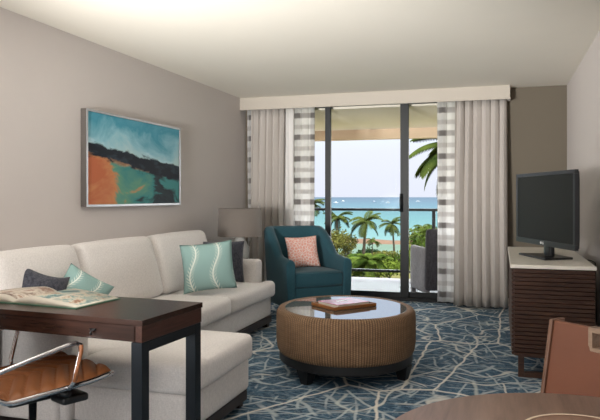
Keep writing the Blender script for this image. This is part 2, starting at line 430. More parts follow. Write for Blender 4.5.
def pillow_bm(w, h, t, n=22, crush=0, seed=1):
    """square knife-edge pillow in its own x-z plane, thickness along y"""
    bm = B(); lay = bm.loops.layers.uv.verify(); rnd = random.Random(seed)
    ph = [rnd.uniform(0, 6) for _ in range(6)]
    for sgn in (-1, 1):
        g = []
        for i in range(n+1):
            row = []
            for j in range(n+1):
                u, v = 2*i/n-1, 2*j/n-1
                x = w/2*u*(1-.07*(1-v*v)); z = h/2*v*(1-.07*(1-u*u))
                d = t/2*max(0, (1-abs(u)**2.4))**.55*max(0, (1-abs(v)**2.4))**.55
                d += .006*math.sin(5*u+ph[0])*math.sin(4*v+ph[1])*(1-u*u)*(1-v*v)
                z -= crush*(1-u*u)*max(0, v)**2*h
                row.append(bm.verts.new((x, sgn*(d+.001), z)))
            g.append(row)
        for i in range(n):
            for j in range(n):
                f = bm.faces.new((g[i][j], g[i+1][j], g[i+1][j+1], g[i][j+1]))
                for lp, (a, b) in zip(f.loops, ((i, j), (i+1, j), (i+1, j+1), (i, j+1))): lp[lay].uv = (a/n, b/n)
    bmesh.ops.remove_doubles(bm, verts=bm.verts, dist=.0025)
    return bm
def pillow(name, label, mat, w, h, t, loc, rz, lean, roll=0, crush=0, seed=1, piping=None):
    bm = pillow_bm(w, h, t, crush=crush, seed=seed)
    mt = Matrix.Rotation(rz, 4, 'Z') @ Matrix.Rotation(lean, 4, 'X') @ Matrix.Rotation(roll, 4, 'Y')
    bmesh.ops.transform(bm, matrix=mt, verts=bm.verts)
    lo = min(v.co.z for v in bm.verts)
    o = obj(name, bm, mat, None)
    o.location = (loc[0], loc[1], loc[2]-lo)
    return tag(o, label, 'pillow')

# ------------------------------------------------------------------ room shell
XL, XR, YB, YF, ZC = -3.14, .714, 7.76, -1.6, 2.5
def struct(name, bm, mat, **kw): return tag(obj(name, bm, mat, smooth=False, **kw), kind='structure')
b = B(); box(b, XL-.2, XR+.2, YF-.2, YB, -.12, 0); struct('floor', b, 'carpet')
b = B(); box(b, XL-.2, XR+.2, YF-.2, YB+.16, ZC, ZC+.15); struct('ceiling', b, 'ceiling')
b = B(); box(b, XL-.15, XL, YF-.2, YB+.16, 0, ZC); struct('wall_left', b, 'wall')
b = B(); box(b, XR, XR+.15, YF-.2, YB+.16, 0, ZC); struct('wall_right', b, 'wall')
b = B(); box(b, XL, XR, YF-.15, YF, 0, ZC); struct('wall_front', b, 'wall')
OX0, OX1, OZ = -3.02, -.12, 2.485
b = B(); box(b, XL, OX0, YB, YB+.16, 0, ZC); box(b, OX1, XR, YB, YB+.16, 0, ZC); box(b, OX0, OX1, YB, YB+.16, OZ, ZC)
struct('wall_back', b, 'wall_taupe')
b = B(); box(b, XL, XL+.012, YF, YB, 0, .09); struct('baseboard_left', b, 'trim', bevel=.003)
b = B(); box(b, XR-.012, XR, YF, YB, 0, .09); struct('baseboard_right', b, 'trim', bevel=.003)
b = B(); box(b, OX1+.1, XR-.012, YB-.012, YB, 0, .09); struct('baseboard_back', b, 'trim', bevel=.003)

# sliding glass door
b = B(); box(b, OX0, OX1, YB+.02, YB+.14, 0, .035); box(b, OX0, OX1, YB+.02, YB+.14, OZ-.04, OZ); box(b, OX0, OX0+.05, YB+.02, YB+.14, 0, OZ); box(b, OX1-.05, OX1, YB+.02, YB+.14, 0, OZ)
door = tag(obj('door_1', b, 'door_black', smooth=False, bevel=.003), kind='structure')
def sash(x0, x1, y, w0, w1):
    b = B(); box(b, x0, x0+w0, y, y+.04, .035, OZ-.04); box(b, x1-w1, x1, y, y+.04, .035, OZ-.04)
    box(b, x0+w0, x1-w1, y, y+.04, .035, .10); box(b, x0+w0, x1-w1, y, y+.04, OZ-.11, OZ-.04)
    o = obj('sash', b, 'door_black', door, smooth=False, bevel=.003)
    b = B(); box(b, x0+w0, x1-w1, y+.017, y+.023, .10, OZ-.11); obj('glass_pane', b, 'door_glass', o, smooth=False)
    return o
s1 = sash(-2.09, -1.05, YB+.035, .07, .10)
s2 = sash(OX0+.05, -2.03, YB+.085, .06, .05)
s3 = sash(-1.13, OX1-.05, YB+.085, .05, .06)
b = B(); tube(b, [(-1.135, YB+.03, 1.27), (-1.14, YB-.01, 1.255), (-1.14, YB-.02, 1.18), (-1.14, YB-.015, 1.105), (-1.135, YB+.03, 1.09)], .011); box(b, -1.155, -1.115, YB+.025, YB+.037, 1.07, 1.29)
obj('door_handle', b, 'black_plastic', s1)

# curtain valance
b = B(); box(b, XL, .107, 7.56, 7.585, 2.352, ZC); box(b, .082, .107, 7.585, YB, 2.352, ZC)
va = obj('curtain_valance', b, 'valance', smooth=False, bevel=.003)
tag(va, 'long pale fabric-covered valance box across the top of the sliding glass door', 'valance')
b = B(); box(b, XL, .113, 7.552, 7.588, 2.345, 2.36); box(b, .08, .113, 7.588, YB, 2.345, 2.36); obj('lower_lip', b, 'valance', va, smooth=False, bevel=.003)

def curtain_bm(x0, x1, y, folds, amp, z0=.02, z1=2.37, seed=0, n=None, pull=0, flare=0):
    rnd = random.Random(seed); n = n or folds*14; cols = []
    ph = [rnd.uniform(-.5, .5) for _ in range(folds+2)]; am = [rnd.uniform(.6, 1.15) for _ in range(folds+2)]
    zs = [z0+(z1-z0)*k/16 for k in range(17)]
    bm = B(); lay = bm.loops.layers.uv.verify(); arc = 0; prev = None; us = []
    for i in range(n+1):
        t = i/n; k = t*folds; ki = int(min(k, folds-1))
        a = am[ki]*(1-(k-ki))+am[ki+1]*(k-ki)
        col = []
        for z in zs:
            top = smoothstep(z1-.25, z1, z)
            ampz = amp*(1-.35*top)*a
            yy = y-pull*(1-z/z1)+ampz*math.sin(2*math.pi*k+.35*math.sin(z*1.3+ph[ki]))+.012*math.sin(z*2+t*9)
            w = (1+flare*(1-z/z1))
            xx = x0+(x1-x0)*(.5+(t-.5)*w)+.010*math.sin(4*math.pi*k+1)
            col.append(bm.verts.new((xx, yy, z)))
        if prev: arc += (Vector(col[8].co)-Vector(prev[8].co)).length
        us.append(arc)
        if prev:
            for j in range(16):
                f = bm.faces.new((prev[j], col[j], col[j+1], prev[j+1]))
                for lp, (uu, vv) in zip(f.loops, ((us[-2], zs[j]), (us[-1], zs[j]), (us[-1], zs[j+1]), (us[-2], zs[j+1]))): lp[lay].uv = (uu, vv)
        prev = col
    return bm
def curtain(name, label, mat, *a, group=None, **k):
    o = obj(name, curtain_bm(*a, **k), mat)
    s = o.modifiers.new('thick', 'SOLIDIFY'); s.thickness = .003
    return tag(o, label, 'curtain', group)
curtain('drape', 'grey-beige linen drape gathered at the corner beside the left wall', 'drape', -3.03, -2.585, 7.655, 5, .055, seed=1, pull=.09)
curtain('drape', 'pale grey-beige linen drape gathered beside the television wall', 'drape', -.505, .065, 7.655, 6, .06, seed=2, pull=.14, flare=.03)
lin = curtain('lining_curtain', 'plain white curtain strip between the grey drape and plaid sheer', 'lining', -2.64, -2.475, 7.69, 1, .012, seed=3)
curtain('sheer_curtain', 'white plaid sheer with grey bands, hanging behind the teal armchair', 'plaid', -3.11, -2.215, 7.725, 10, .016, z1=2.38, seed=4)
curtain('sheer_curtain', 'white plaid sheer with grey bands, hanging beside the patio chair', 'plaid', -.712, -.02, 7.72, 7, .018, z1=2.38, seed=5)

# ------------------------------------------------------------------ balcony
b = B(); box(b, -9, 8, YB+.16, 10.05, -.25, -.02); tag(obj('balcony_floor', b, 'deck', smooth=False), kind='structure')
b = B(); box(b, -9, 8, YB+.16, 10.6, 2.36, 2.6); tag(obj('balcony_ceiling', b, 'soffit', smooth=False), kind='structure')
b = B(); box(b, -9, 8, 10.45, 10.62, 2.20, 2.36); tag(obj('trim_1', b, 'soffit_beam', smooth=False), kind='structure')
b = B(); box(b, -9, XL-.15, YB, YB+.16, -.25, 2.6); box(b, XR+.15, 8, YB, YB+.16, -.25, 2.6); tag(obj('wall_outside', b, 'soffit', smooth=False), kind='structure')
ra = thing('balcony_railing', 'black metal railing with clear glass infill along the balcony edge', 'railing', (-1, 9.9, 0))
b = B(); box(b, -8, 7, 9.87, 9.93, 1.035, 1.075); obj('top_rail', b, 'door_black', ra, True, False, .004)
b = B(); box(b, -8, 7, 9.88, 9.92, .09, .13); obj('bottom_rail', b, 'door_black', ra, True, False, .004)
for px in (-6.6, -5.1, -3.55, -1.0+.045, .6, 2.2, 3.8):
    b = B(); box(b, px-.025, px+.025, 9.88, 9.92, -.02, 1.04); obj('post', b, 'door_black', ra, True, False, .003)
xs = (-6.6, -5.1, -3.55, -.955, .6, 2.2, 3.8)
for a, c in zip(xs[:-1], xs[1:]):
    b = B(); box(b, a+.03, c-.03, 9.897, 9.903, .13, 1.035); obj('glass_panel', b, 'rail_glass', ra, True, False)

# patio chair seen from behind through the open door
ph_ = R(25); pcx, pcy = -.865+.35*math.cos(ph_)-.33*math.sin(ph_), 7.985+.35*math.sin(ph_)+.33*math.cos(ph_)
pc = thing('patio_chair', 'grey woven rattan armchair on the balcony beside the sheer curtain', 'chair', (pcx, pcy, -.02), ph_)
for sx in (-.31, .31):
    b = B(); rbox(b, (sx, .02, .36), (.08, .62, .56), .03, n=6); obj('armrest', b, 'rattan_dark', pc)
b = B(); rbox(b, (0, 0, .30), (.54, .58, .26), .03, n=6); obj('seat', b, 'rattan_dark', pc)
b = B(); rbox(b, (0, -.30, .50), (.71, .09, .76), .035, n=6)
for v in b.verts: v.co.y -= .10*max(0, v.co.z-.3)
obj('backrest', b, 'rattan_shaded', pc)
for sx in (-.31, .31):
    for sy in (-.26, .29):
        b = B(); box(b, sx-.03, sx+.03, sy-.03, sy+.03, 0, .10); obj('leg', b, 'rattan_dark', pc, smooth=False, bevel=.005)

# ------------------------------------------------------------------ outside: garden, lagoon, beach, sea
H = 1.25; A = math.atan2(200, 645); CA, SA = math.cos(A), math.sin(A)
def at(px, t, z=None, py=None):
    """world point seen at column px at forward distance t (used to lay the garden out)"""
    u = (px-300)/645
    zz = z if z is not None else H+(197-py)/645*t
    return Vector((t*(-SA+CA*u), t*(CA+SA*u), zz))
GZ = -9.0
def quad(bm, pts): bm.faces.new([bm.verts.new(p) for p in pts])
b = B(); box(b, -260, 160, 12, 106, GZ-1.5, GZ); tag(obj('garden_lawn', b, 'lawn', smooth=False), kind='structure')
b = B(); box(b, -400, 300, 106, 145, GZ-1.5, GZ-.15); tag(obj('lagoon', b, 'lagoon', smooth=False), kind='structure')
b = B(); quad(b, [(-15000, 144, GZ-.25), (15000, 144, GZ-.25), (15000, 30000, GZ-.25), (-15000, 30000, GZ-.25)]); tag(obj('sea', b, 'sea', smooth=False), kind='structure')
# sand bar between lagoon and sea
b = B(); n = 120; rows = []
for i in range(n+1):
    x = -200+400*i/n; w = 9+3*math.sin(i*.37)+2*math.sin(i*.9); row = []
    for j in range(9):
        v = j/8*2-1; row.append(b.verts.new((x, 147+1.2*math.sin(i*.21)+v*w*.55, GZ-.5+1.0*(1-v*v)+.15*math.sin(i*1.3+j))))
    rows.append(row)
for i in range(n):
    for j in range(8): b.faces.new((rows[i][j], rows[i+1][j], rows[i+1][j+1], rows[i][j+1]))
tag(obj('beach', b, 'sand'), kind='structure')
# rocks on the lagoon bank
for k, (px, t, sc) in enumerate(((380, 103, .8), (393, 104, .9), (360, 104.5, .7), (420, 104, .9))):
    b = B(); bmesh.ops.create_icosphere(b, subdivisions=3, radius=sc)
    rnd = random.Random(k)
    for v in b.verts:
        q = v.co; s = 1+.22*math.sin(q.x*3+k)*math.sin(q.y*2.6+k*2)+.12*math.sin(q.z*5+k)+rnd.uniform(-.04, .04)
        v.co = Vector((q.x*s*1.3, q.y*s*.8, q.z*s*.75))
    o = obj('rock', b, 'rock'); o.location = at(px, t, GZ+.2)
    tag(o, 'dark lava rock at the water edge on the near bank of the lagoon', 'rock', 'lava rocks along the lagoon bank')

def frond_geo(bm, base, az, el, L, leaf, droop, n=12, w=.03, mi=0):
    """one arching palm frond: midrib and paired drooping leaflets"""
    d = Vector((math.cos(az), math.sin(az), 0)); pts = []; p = Vector(base); e = el
    for i in range(n+1):
        pts.append(p.copy()); p = p+(d*math.cos(e)+Vector((0, 0, 1))*math.sin(e))*L/n; e -= droop/n
    tube(bm, pts, [w*(1-.8*i/n) for i in range(n+1)], 4)
    side = Vector((-d.y, d.x, 0))
    for i in range(1, n*2):
        t = i/(n*2); k = t*n; a = pts[int(k)].lerp(pts[min(int(k)+1, n)], k-int(k))
        tan = (pts[min(int(k)+1, n)]-pts[int(k)]).normalized()
        ll = leaf*math.sin(math.pi*(.12+.85*t))**.6
        for s in (-1, 1):
            tip = a+side*s*ll*.75+tan*ll*.5+Vector((0, 0, -ll*.45))
            mid = a+side*s*ll*.42+tan*ll*.25+Vector((0, 0, -ll*.08))
            wd = tan*L*.028
            v = [bm.verts.new(q) for q in (a-wd*.6, a+wd*.6, mid+wd, tip, mid-wd)]
            bm.faces.new((v[0], v[1], v[2], v[4])); bm.faces.new((v[4], v[2], v[3]))
def palm(label, px, py, t, L, base_z, seed, lean=0, group=None, mat='palm_leaf', nf=17):
    rnd = random.Random(seed); c = at(px, t, py=py); g = (c.x-lean, c.y, base_z)
    o = thing('palm_tree', label, 'palm tree', g, 0, group)
    top = Vector((lean, 0, c.z-base_z))
    b = B(); pts = [Vector((lean*(k/8)**1.6, 0, top.z*k/8)) for k in range(9)]
    tube(b, pts, [.26*L/3-.012*k for k in range(9)], 8); obj('trunk', b, 'trunk', o)
    b = B()
    for k in range(nf):
        az = 2*math.pi*k/nf*2.618+rnd.uniform(-.2, .2); el = rnd.uniform(-.35, 1.15)
        frond_geo(b, top, az, el, L*rnd.uniform(.85, 1.1), L*.30, rnd.uniform(1.1, 1.8), 9, L*.014)
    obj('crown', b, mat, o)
    return o
palm('mid-height palm with full round crown above the teal armchair, beside the door post', 337, 218, 96, 2.7, GZ, 1)
palm('tall palm with wide spread crown in the middle of the garden view', 366, 222, 92, 3.0, GZ, 2, .4)
palm('slim palm with sparse crown just beside the sliding door handle post', 392, 224, 100, 2.3, GZ, 3, -.4)
palm('shortest small palm at the lagoon bank between two taller palms', 373, 241, 100, 1.4, GZ, 4, .2)
palm('palm seen through the open doorway above the patio chair', 424, 232, 80, 2.5, GZ, 5)
palm('distant palm rising by the sheer curtain edge near the headland', 312, 204, 90, 2.3, GZ, 6)
palm('bushy young palm with arching fronds at the foot of the middle palm', 368, 262, 74, 3.0, GZ, 8, 0, None, 'bush_green', 26)
# big near palm whose fronds hang in from the upper right
rnd = random.Random(11); c = at(463, 24, py=146)
o = thing('palm_tree', 'nearest palm, its large fronds reaching in past the sheer curtain', 'palm tree', (c.x+.5, c.y, GZ))
b = B(); tube(b, [Vector((-.5*(k/8)**2, 0, (c.z-GZ)*k/8)) for k in range(9)], [.22-.009*k for k in range(9)], 10); obj('trunk', b, 'trunk', o)
for k, (az, el) in enumerate(((3.35, .38), (3.0, .05), (3.3, -.25), (2.8, .75), (3.75, .0), (3.1, 1.0), (2.3, .4), (1.6, .5), (.8, .5), (0., .6), (5.4, .4), (4.7, .5), (4.2, .8), (2.9, -.55))):
    b = B(); frond_geo(b, (-.5, 0, c.z-GZ), az, el, 2.25, .62, 1.25, 16, .03); obj('frond', b, 'near_leaf', o)

def shrub(label, px, py, t, rx, rz, mat, seed, n=900, ls=.32, name='shrub'):
    rnd = random.Random(seed); c = at(px, t, py=py)
    o = thing(name, label, 'bush' if name == 'shrub' else 'tree', (c.x, c.y, GZ))
    cz = c.z-GZ; b = B()
    for k in range(n):
        th = rnd.uniform(0, 2*math.pi); ph = math.acos(rnd.uniform(-1, 1)); rr = rnd.uniform(.55, 1.05)*(1+.2*math.sin(3*th+seed)*math.sin(2*ph))
        p = Vector((rx*rr*math.sin(ph)*math.cos(th), rx*.8*rr*math.sin(ph)*math.sin(th), cz+rz*rr*math.cos(ph)))
        a = Vector((rnd.gauss(0, 1), rnd.gauss(0, 1), rnd.gauss(0, 1))).normalized(); s2 = a.orthogonal().normalized(); l = ls*rnd.uniform(.6, 1.3)
        v = [b.verts.new(q) for q in (p, p+a*l*.5+s2*l*.3, p+a*l, p+a*l*.5-s2*l*.3)]; b.faces.new(v)
    obj('foliage', b, mat, o, smooth=False)
    b = B(); 
    for k in range(5):
        an = k*1.3; tube(b, [(0, 0, 0), (.15*math.cos(an), .15*math.sin(an), max(.1, cz-rz)*.7), (rx*.45*math.cos(an), rx*.4*math.sin(an), cz)], [.11, .08, .03], 5)
    obj('stem', b, 'trunk', o)
    return o
shrub('loose yellow-green tree under the round-crowned palm', 333, 240, 92, 2.0, 1.5, 'bush_yellow', 1, 1100, .38, 'leafy_tree')
shrub('yellow-green tree just beside the armchair back, leaning over the lagoon', 347, 243, 94, 1.5, 1.3, 'bush_yellow', 2, 900, .34, 'leafy_tree')
shrub('low round yellow-green bush on the bank beside the armchair arm', 345, 258, 96, 1.6, 1.1, 'bush_yellow', 3, 700, .32)
for k, (px, py, t, rx, rz, mat, lab) in enumerate((
    (352, 266, 86, 2.0, 1.3, 'bush_green', 'mid-green bush right of the armchair arm above the lower rail'),
    (361, 269, 82, 1.7, 1.1, 'bush_dark', 'dark bush low under the arching young palm'),
    (381, 263, 90, 1.8, 1.0, 'bush_green', 'green bush beside the arching young palm, below the rocks'),
    (389, 268, 84, 1.9, 1.0, 'bush_lime', 'bright lime hedge bush next to the sliding door post'),
    (378, 270, 80, 1.6, .9, 'bush_lime', 'bright lime bush low beside the arching young palm'),
    (398, 262, 92, 1.8, 1.1, 'bush_green', 'green bush partly hidden by the handled door post'),
    (386, 255, 103, 2.2, .55, 'bush_yellow', 'flat pale bush on the lagoon bank above the rocks'),
    (368, 253, 103, 1.8, .7, 'bush_dark', 'dark low bush behind the arching young palm on the bank'),
    (415, 258, 72, 1.6, 1.6, 'bush_lime', 'lime bush in the doorway just above the patio chair arm'),
    (428, 240, 74, 2.0, 1.5, 'bush_green', 'tall green bush behind the doorway palm'),
    (415, 240, 90, 1.8, 1.6, 'bush_yellow', 'yellow-green bush behind the railing post in the doorway'),
    (436, 252, 70, 1.8, 2.4, 'bush_green', 'large green bush partly covered by the sheer at the doorway'),
    (329, 262, 86, 1.8, 1.4, 'bush_green', 'green bush mostly hidden behind the teal armchair back'),
    )):
    shrub(lab, px, py, t+(k % 3-1)*4, rx, rz, mat, 20+k, 700, .32)
# headland and boats
b = B(); n = 40; rows = []
for i in range(n+1):
    f = i/n; row = []
    for j in range(9):
        v = j/8*2-1; row.append(b.verts.new((-700+f*452, 900+v*60, GZ-1+(8.0*(1-f**3)+.8*math.sin(i*1.7)*(1-f))*max(0, 1-v*v)**.5+.5)))
    rows.append(row)
for i in range(n):
    for j in range(8): b.faces.new((rows[i][j], rows[i+1][j], rows[i+1][j+1], rows[i][j+1]))
tag(obj('headland', b, 'headland'), kind='structure')
def boat(px, py, L, hull, label, group=None, sail=False):
    t = (H-GZ+.2)*645/(py-197); c = at(px, t, GZ-.2)
    o = thing('boat', label, 'boat', c, 0, group); b = B(); rows = []
    for i in range(9):
        f = i/8*2-1; w = L*.15*(1-abs(f)**2.5)+.01; rows.append([b.verts.new(q) for q in ((f*L/2, -w, L*.11), (f*L/2*.85, -w*.5, 0), (f*L/2*.85, w*.5, 0), (f*L/2, w, L*.11))])
    for i in range(8):
        for j in range(4): b.faces.new((rows[i][j], rows[i+1][j], rows[i+1][(j+1) % 4], rows[i][(j+1) % 4]))
    b.faces.new(rows[0]); b.faces.new(rows[-1])
    obj('hull', b, hull, o)
    b = B(); box(b, -L*.18, L*.15, -L*.09, L*.09, L*.11, L*.24)
    if sail: tube(b, [(0, 0, L*.2), (0, 0, L*1.0)], .05*L/4, 5)
    obj('cabin', b, 'boat_white' if hull != 'boat_white' else 'boat_white', o, smooth=False)
boat(385, 222, 3.4, 'boat_blue', 'blue fishing boat near the beach beside the slim palm')
boat(336, 203, 9, 'boat_white', 'white boat far out above the round-crowned palm')
boat(343, 201.5, 10, 'boat_white', 'small white boat second from the headland')
boat(374, 202, 9, 'boat_blue', 'dark boat far out above the tall middle palm')
boat(388, 203, 8, 'boat_white', 'white boat far out beside the door handle')
boat(418, 201.5, 9, 'boat_white', 'white boat far out seen through the open doorway')

# ------------------------------------------------------------------ sofa
so = thing('sectional_sofa', 'long cream linen sectional sofa with chaise along the left wall', 'sofa', (-2.6, 4.3, 0))
b = B(); rbox(b, (-2.60, 4.32, .20), (.96, 3.16, .19), .02, n=8); obj('base', b, 'sofa', so, True)
b = B(); rbox(b, (-1.86, 3.20, .20), (.86, .80, .19), .025, n=8); obj('chaise_base', b, 'sofa', so, True)
b = B(); rbox(b, (-3.01, 4.30, .48), (.20, 3.20, .74), .04, n=8); obj('back_frame', b, 'sofa', so, True)
b = B(); rbox(b, (-2.58, 2.845, .375), (1.02, .18, .545), .035, n=10); obj('armrest', b, 'sofa', so, True)
b = B(); rbox(b, (-2.64, 5.81, .375), (.86, .18, .545), .035, n=10); obj('armrest', b, 'sofa', so, True)
b = B(); rbox(b, (-2.06, 3.26, .365), (1.33, .66, .155), .045, (0, 0, .015)); rbox(b, (-1.72, 3.19, .365), (.64, .82, .155), .045, (.0, 0, .012)); obj('chaise_cushion', b, 'sofa', so, True)
b = B(); rbox(b, (-2.42, 4.225, .365), (.70, 1.22, .155), .045, (.01, 0, .02)); obj('seat_cushion', b, 'sofa', so, True)
b = B(); rbox(b, (-2.42, 5.285, .365), (.70, .87, .155), .045, (.01, 0, .02)); rbox(b, (-2.13, 5.60, .365), (.12, .60, .155), .045); obj('seat_cushion', b, 'sofa', so, True)
for (y0, y1) in ((2.95, 3.715), (3.725, 4.69), (4.70, 5.71)):
    b = B(); rbox(b, (-2.755, (y0+y1)/2, .675), (.21, y1-y0, .50), .06, (.035, 0, .012), rot=rotm('Y', -R(17))); obj('back_cushion', b, 'sofa', so, True)
b = B(); box(b, -2.14, -2.11, 3.62, 5.88, .045, .105); box(b, -1.47, -1.44, 2.82, 3.58, .045, .105); box(b, -2.6, -1.47, 2.82, 2.85, .045, .105); box(b, -2.11, -1.47, 3.55, 3.58, .045, .105); box(b, -3.0, -2.14, 5.85, 5.88, .045, .105)
obj('plinth', b, 'leg_dark', so, True, False, .003)
for (x, y) in ((-1.50, 3.56), (-1.50, 2.86), (-2.16, 5.84), (-3.0, 5.84), (-3.0, 2.82), (-2.16, 4.85)):
    b = B(); box(b, x-.03, x+.03, y-.03, y+.03, 0, .10); obj('leg', b, 'leg_dark', so, True, False, .004)

pillow('throw_pillow', 'charcoal woven pillow behind the big teal one, by the lamp', 'charcoal', .44, .40, .13, (-2.50, 5.56, .455), R(22), -R(18), seed=3)
pillow('throw_pillow', 'large teal pillow with pale fern pattern, front of the lamp end', 'teal_pillow', .44, .42, .15, (-2.32, 4.90, .455), R(24), -R(20), R(-6), seed=4)
pillow('throw_pillow', 'small teal patterned pillow tipped on the chaise behind the desk', 'teal_pillow', .31, .31, .13, (-2.50, 3.44, .45), R(50), -R(28), R(36), seed=5)
pillow('throw_pillow', 'small slumped charcoal pillow on the chaise, above the open book', 'charcoal', .34, .36, .15, (-2.62, 3.19, .46), R(62), -R(26), R(24), .10, seed=6)

# ------------------------------------------------------------------ picture on the left wall
PY0, PY1, PZ0, PZ1 = 4.318, 5.868, 1.172, 1.945
pf = thing('framed_painting', 'abstract seascape in teal, charcoal and orange in a thin silver frame', 'painting', (-3.14, 5.09, 1.17))
b = B()
box(b, -3.138, -3.085, PY0, PY0+.018, PZ0, PZ1); box(b, -3.138, -3.085, PY1-.018, PY1, PZ0, PZ1); box(b, -3.138, -3.085, PY0+.018, PY1-.018, PZ0, PZ0+.018); box(b, -3.138, -3.085, PY0+.018, PY1-.018, PZ1-.018, PZ1)
M['frame_silver'] = plain('silver_frame', srgb(176, 178, 182), .35, .5)
M['frame_shaded'] = plain('shaded_frame_edge', srgb(84, 78, 74), .5)  # frame sides: dark edge with its shadow painted into the colour
fr_ = obj('frame', b, 'frame_shaded', pf, True, False, .001)
b = B()
for (ya, yb_, za, zb2) in ((PY0, PY0+.018, PZ0, PZ1), (PY1-.018, PY1, PZ0, PZ1), (PY0+.018, PY1-.018, PZ0, PZ0+.018), (PY0+.018, PY1-.018, PZ1-.018, PZ1)): box(b, -3.086, -3.082, ya, yb_, za, zb2)
obj('front_lip', b, 'frame_silver', fr_, True, False)
b = B(); lay = b.loops.layers.uv.verify(); vs = box(b, -3.136, -3.092, PY0+.018, PY1-.018, PZ0+.018, PZ1-.018)
for f in b.faces:
    for lp in f.loops: lp[lay].uv = ((lp.vert.co.y-PY0)/(PY1-PY0), (lp.vert.co.z-PZ0)/(PZ1-PZ0))
obj('canvas', b, 'art', pf, True, False)

# ------------------------------------------------------------------ armchair
ac = thing('armchair', 'deep teal upholstered armchair with sloping arms beside the sliding door', 'armchair', (-2.02, 6.71, 0), R(41))
W, D, TH = .375, .375, .10
def u_path():
    pts = []; rc = .20
    for k in range(11): pts.append((-W, -D+(2*D-rc)*k/10, Vector((-1, 0))))
    for k in range(1, 9):
        a = math.pi-k*math.pi/2/8; pts.append((-W+rc+rc*math.cos(a), D-rc+rc*math.sin(a), Vector((math.cos(a), math.sin(a)))))
    for k in range(1, 11): pts.append((-W+rc+(2*W-2*rc)*k/10, D, Vector((0, 1))))
    for k in range(1, 9):
        a = math.pi/2-k*math.pi/2/8; pts.append((W-rc+rc*math.cos(a), D-rc+rc*math.sin(a), Vector((math.cos(a), math.sin(a)))))
    for k in range(1, 11): pts.append((W, D-rc-(2*D-rc)*k/10, Vector((1, 0))))
    return pts
b = B(); prev = None; sec = []
for (x, y, nrm) in u_path():
    bk = smoothstep(-.12, .27, y); h = .605+.03*smoothstep(-.38, .0, y)+.285*bk
    th = TH+.02*bk; lean = .10*smoothstep(0, .37, y)
    prof = [(0, .11), (0, .35), (0, h-.05), (-.012, h-.018), (-.035, h), (-th+.035, h), (-th+.012, h-.018), (-th, h-.05), (-th, .35), (-th, .11)]
    ring = []
    for (off, z) in prof:
        o2 = off+(-.02 if off > -th/2 else 0)*(1-smoothstep(.1, .5, z))
        p = Vector((x, y))+nrm*o2; ln = lean*smoothstep(.25, .95, z)
        ring.append(b.verts.new((p.x, p.y+ln, z)))
    sec.append(ring)
for a, c in zip(sec[:-1], sec[1:]):
    for j in range(len(a)): b.faces.new((a[j], a[(j+1) % len(a)], c[(j+1) % len(a)], c[j]))
b.faces.new(sec[0]); b.faces.new(sec[-1][::-1])
sh = obj('back_and_arms', b, 'teal_chair', ac)
bv = sh.modifiers.new('bevel', 'BEVEL'); bv.width = .014; bv.segments = 3; bv.limit_method = 'ANGLE'; bv.angle_limit = R(50)
b = B(); rbox(b, (0, -.03, .225), (.60, .66, .19), .02, n=8); obj('seat_rail', b, 'teal_chair', ac)
b = B(); rbox(b, (0, -.06, .395), (.56, .62, .155), .035, (0, 0, .02)); cu = obj('seat_cushion', b, 'teal_chair', ac)
b = B()
pp = [(-.265, -.365, .458), (.265, -.365, .458)]; tube(b, pp, .005, 6); tube(b, [(-.265, -.365, .332), (.265, -.365, .332)], .005, 6); obj('piping', b, 'teal_chair', cu)
for sx in (-.31, .31):
    for sy in (-.30, .30):
        b = B(); lathe(b, [(.018, 0), (.028, .12)], (sx, sy, 0), 12); obj('leg', b, 'leg_dark', ac)
pillow('throw_pillow', 'coral and cream patterned pillow on the teal armchair', 'coral', .36, .36, .13, (-2.06, 6.74, .475), R(30), -R(22), R(-3), seed=8)

# ------------------------------------------------------------------ lamp and its side table
st = thing('side_table', 'round dark side table in the corner behind the sofa arm', 'table', (-2.70, 6.50, 0))
b = B(); lathe(b, [(.21, .52), (.225, .525), (.225, .545), (.215, .55)], n=48); obj('table_top', b, 'leg_dark', st)
b = B(); lathe(b, [(.03, .02), (.02, .06), (.02, .50), (.06, .52)], n=24); obj('pedestal', b, 'steel_dark', st)
b = B(); lathe(b, [(.16, 0), (.16, .012), (.03, .03)], n=40); obj('foot', b, 'steel_dark', st)
lp = thing('table_lamp', 'table lamp with grey drum shade and pale glossy teardrop base', 'lamp', (-2.70, 6.50, .55))
b = B(); prof = [(.055, 0), (.075, .01), (.098, .05), (.105, .10), (.098, .15), (.075, .21), (.045, .26), (.022, .29), (.014, .31)]; lathe(b, prof, n=48); obj('base', b, 'lamp_body', lp)
b = B(); lathe(b, [(.012, .30), (.012, .40), (.02, .41), (.02, .45)], n=16); obj('stem', b, 'chrome', lp)
b = B(); lathe(b, [(.240, .275), (.232, .575), (.228, .575), (.236, .275), (.240, .275)], n=64, cap=False); shd = obj('lamp_shade', b, 'shade', lp)
b = B()
for k in range(3):
    a = k*2.094; tube(b, [(0, 0, .555), (.229*math.cos(a), .229*math.sin(a), .57)], .003, 6)
tube(b, [(0, 0, .44), (0, 0, .57)], .004, 6); obj('spider', b, 'chrome', shd)

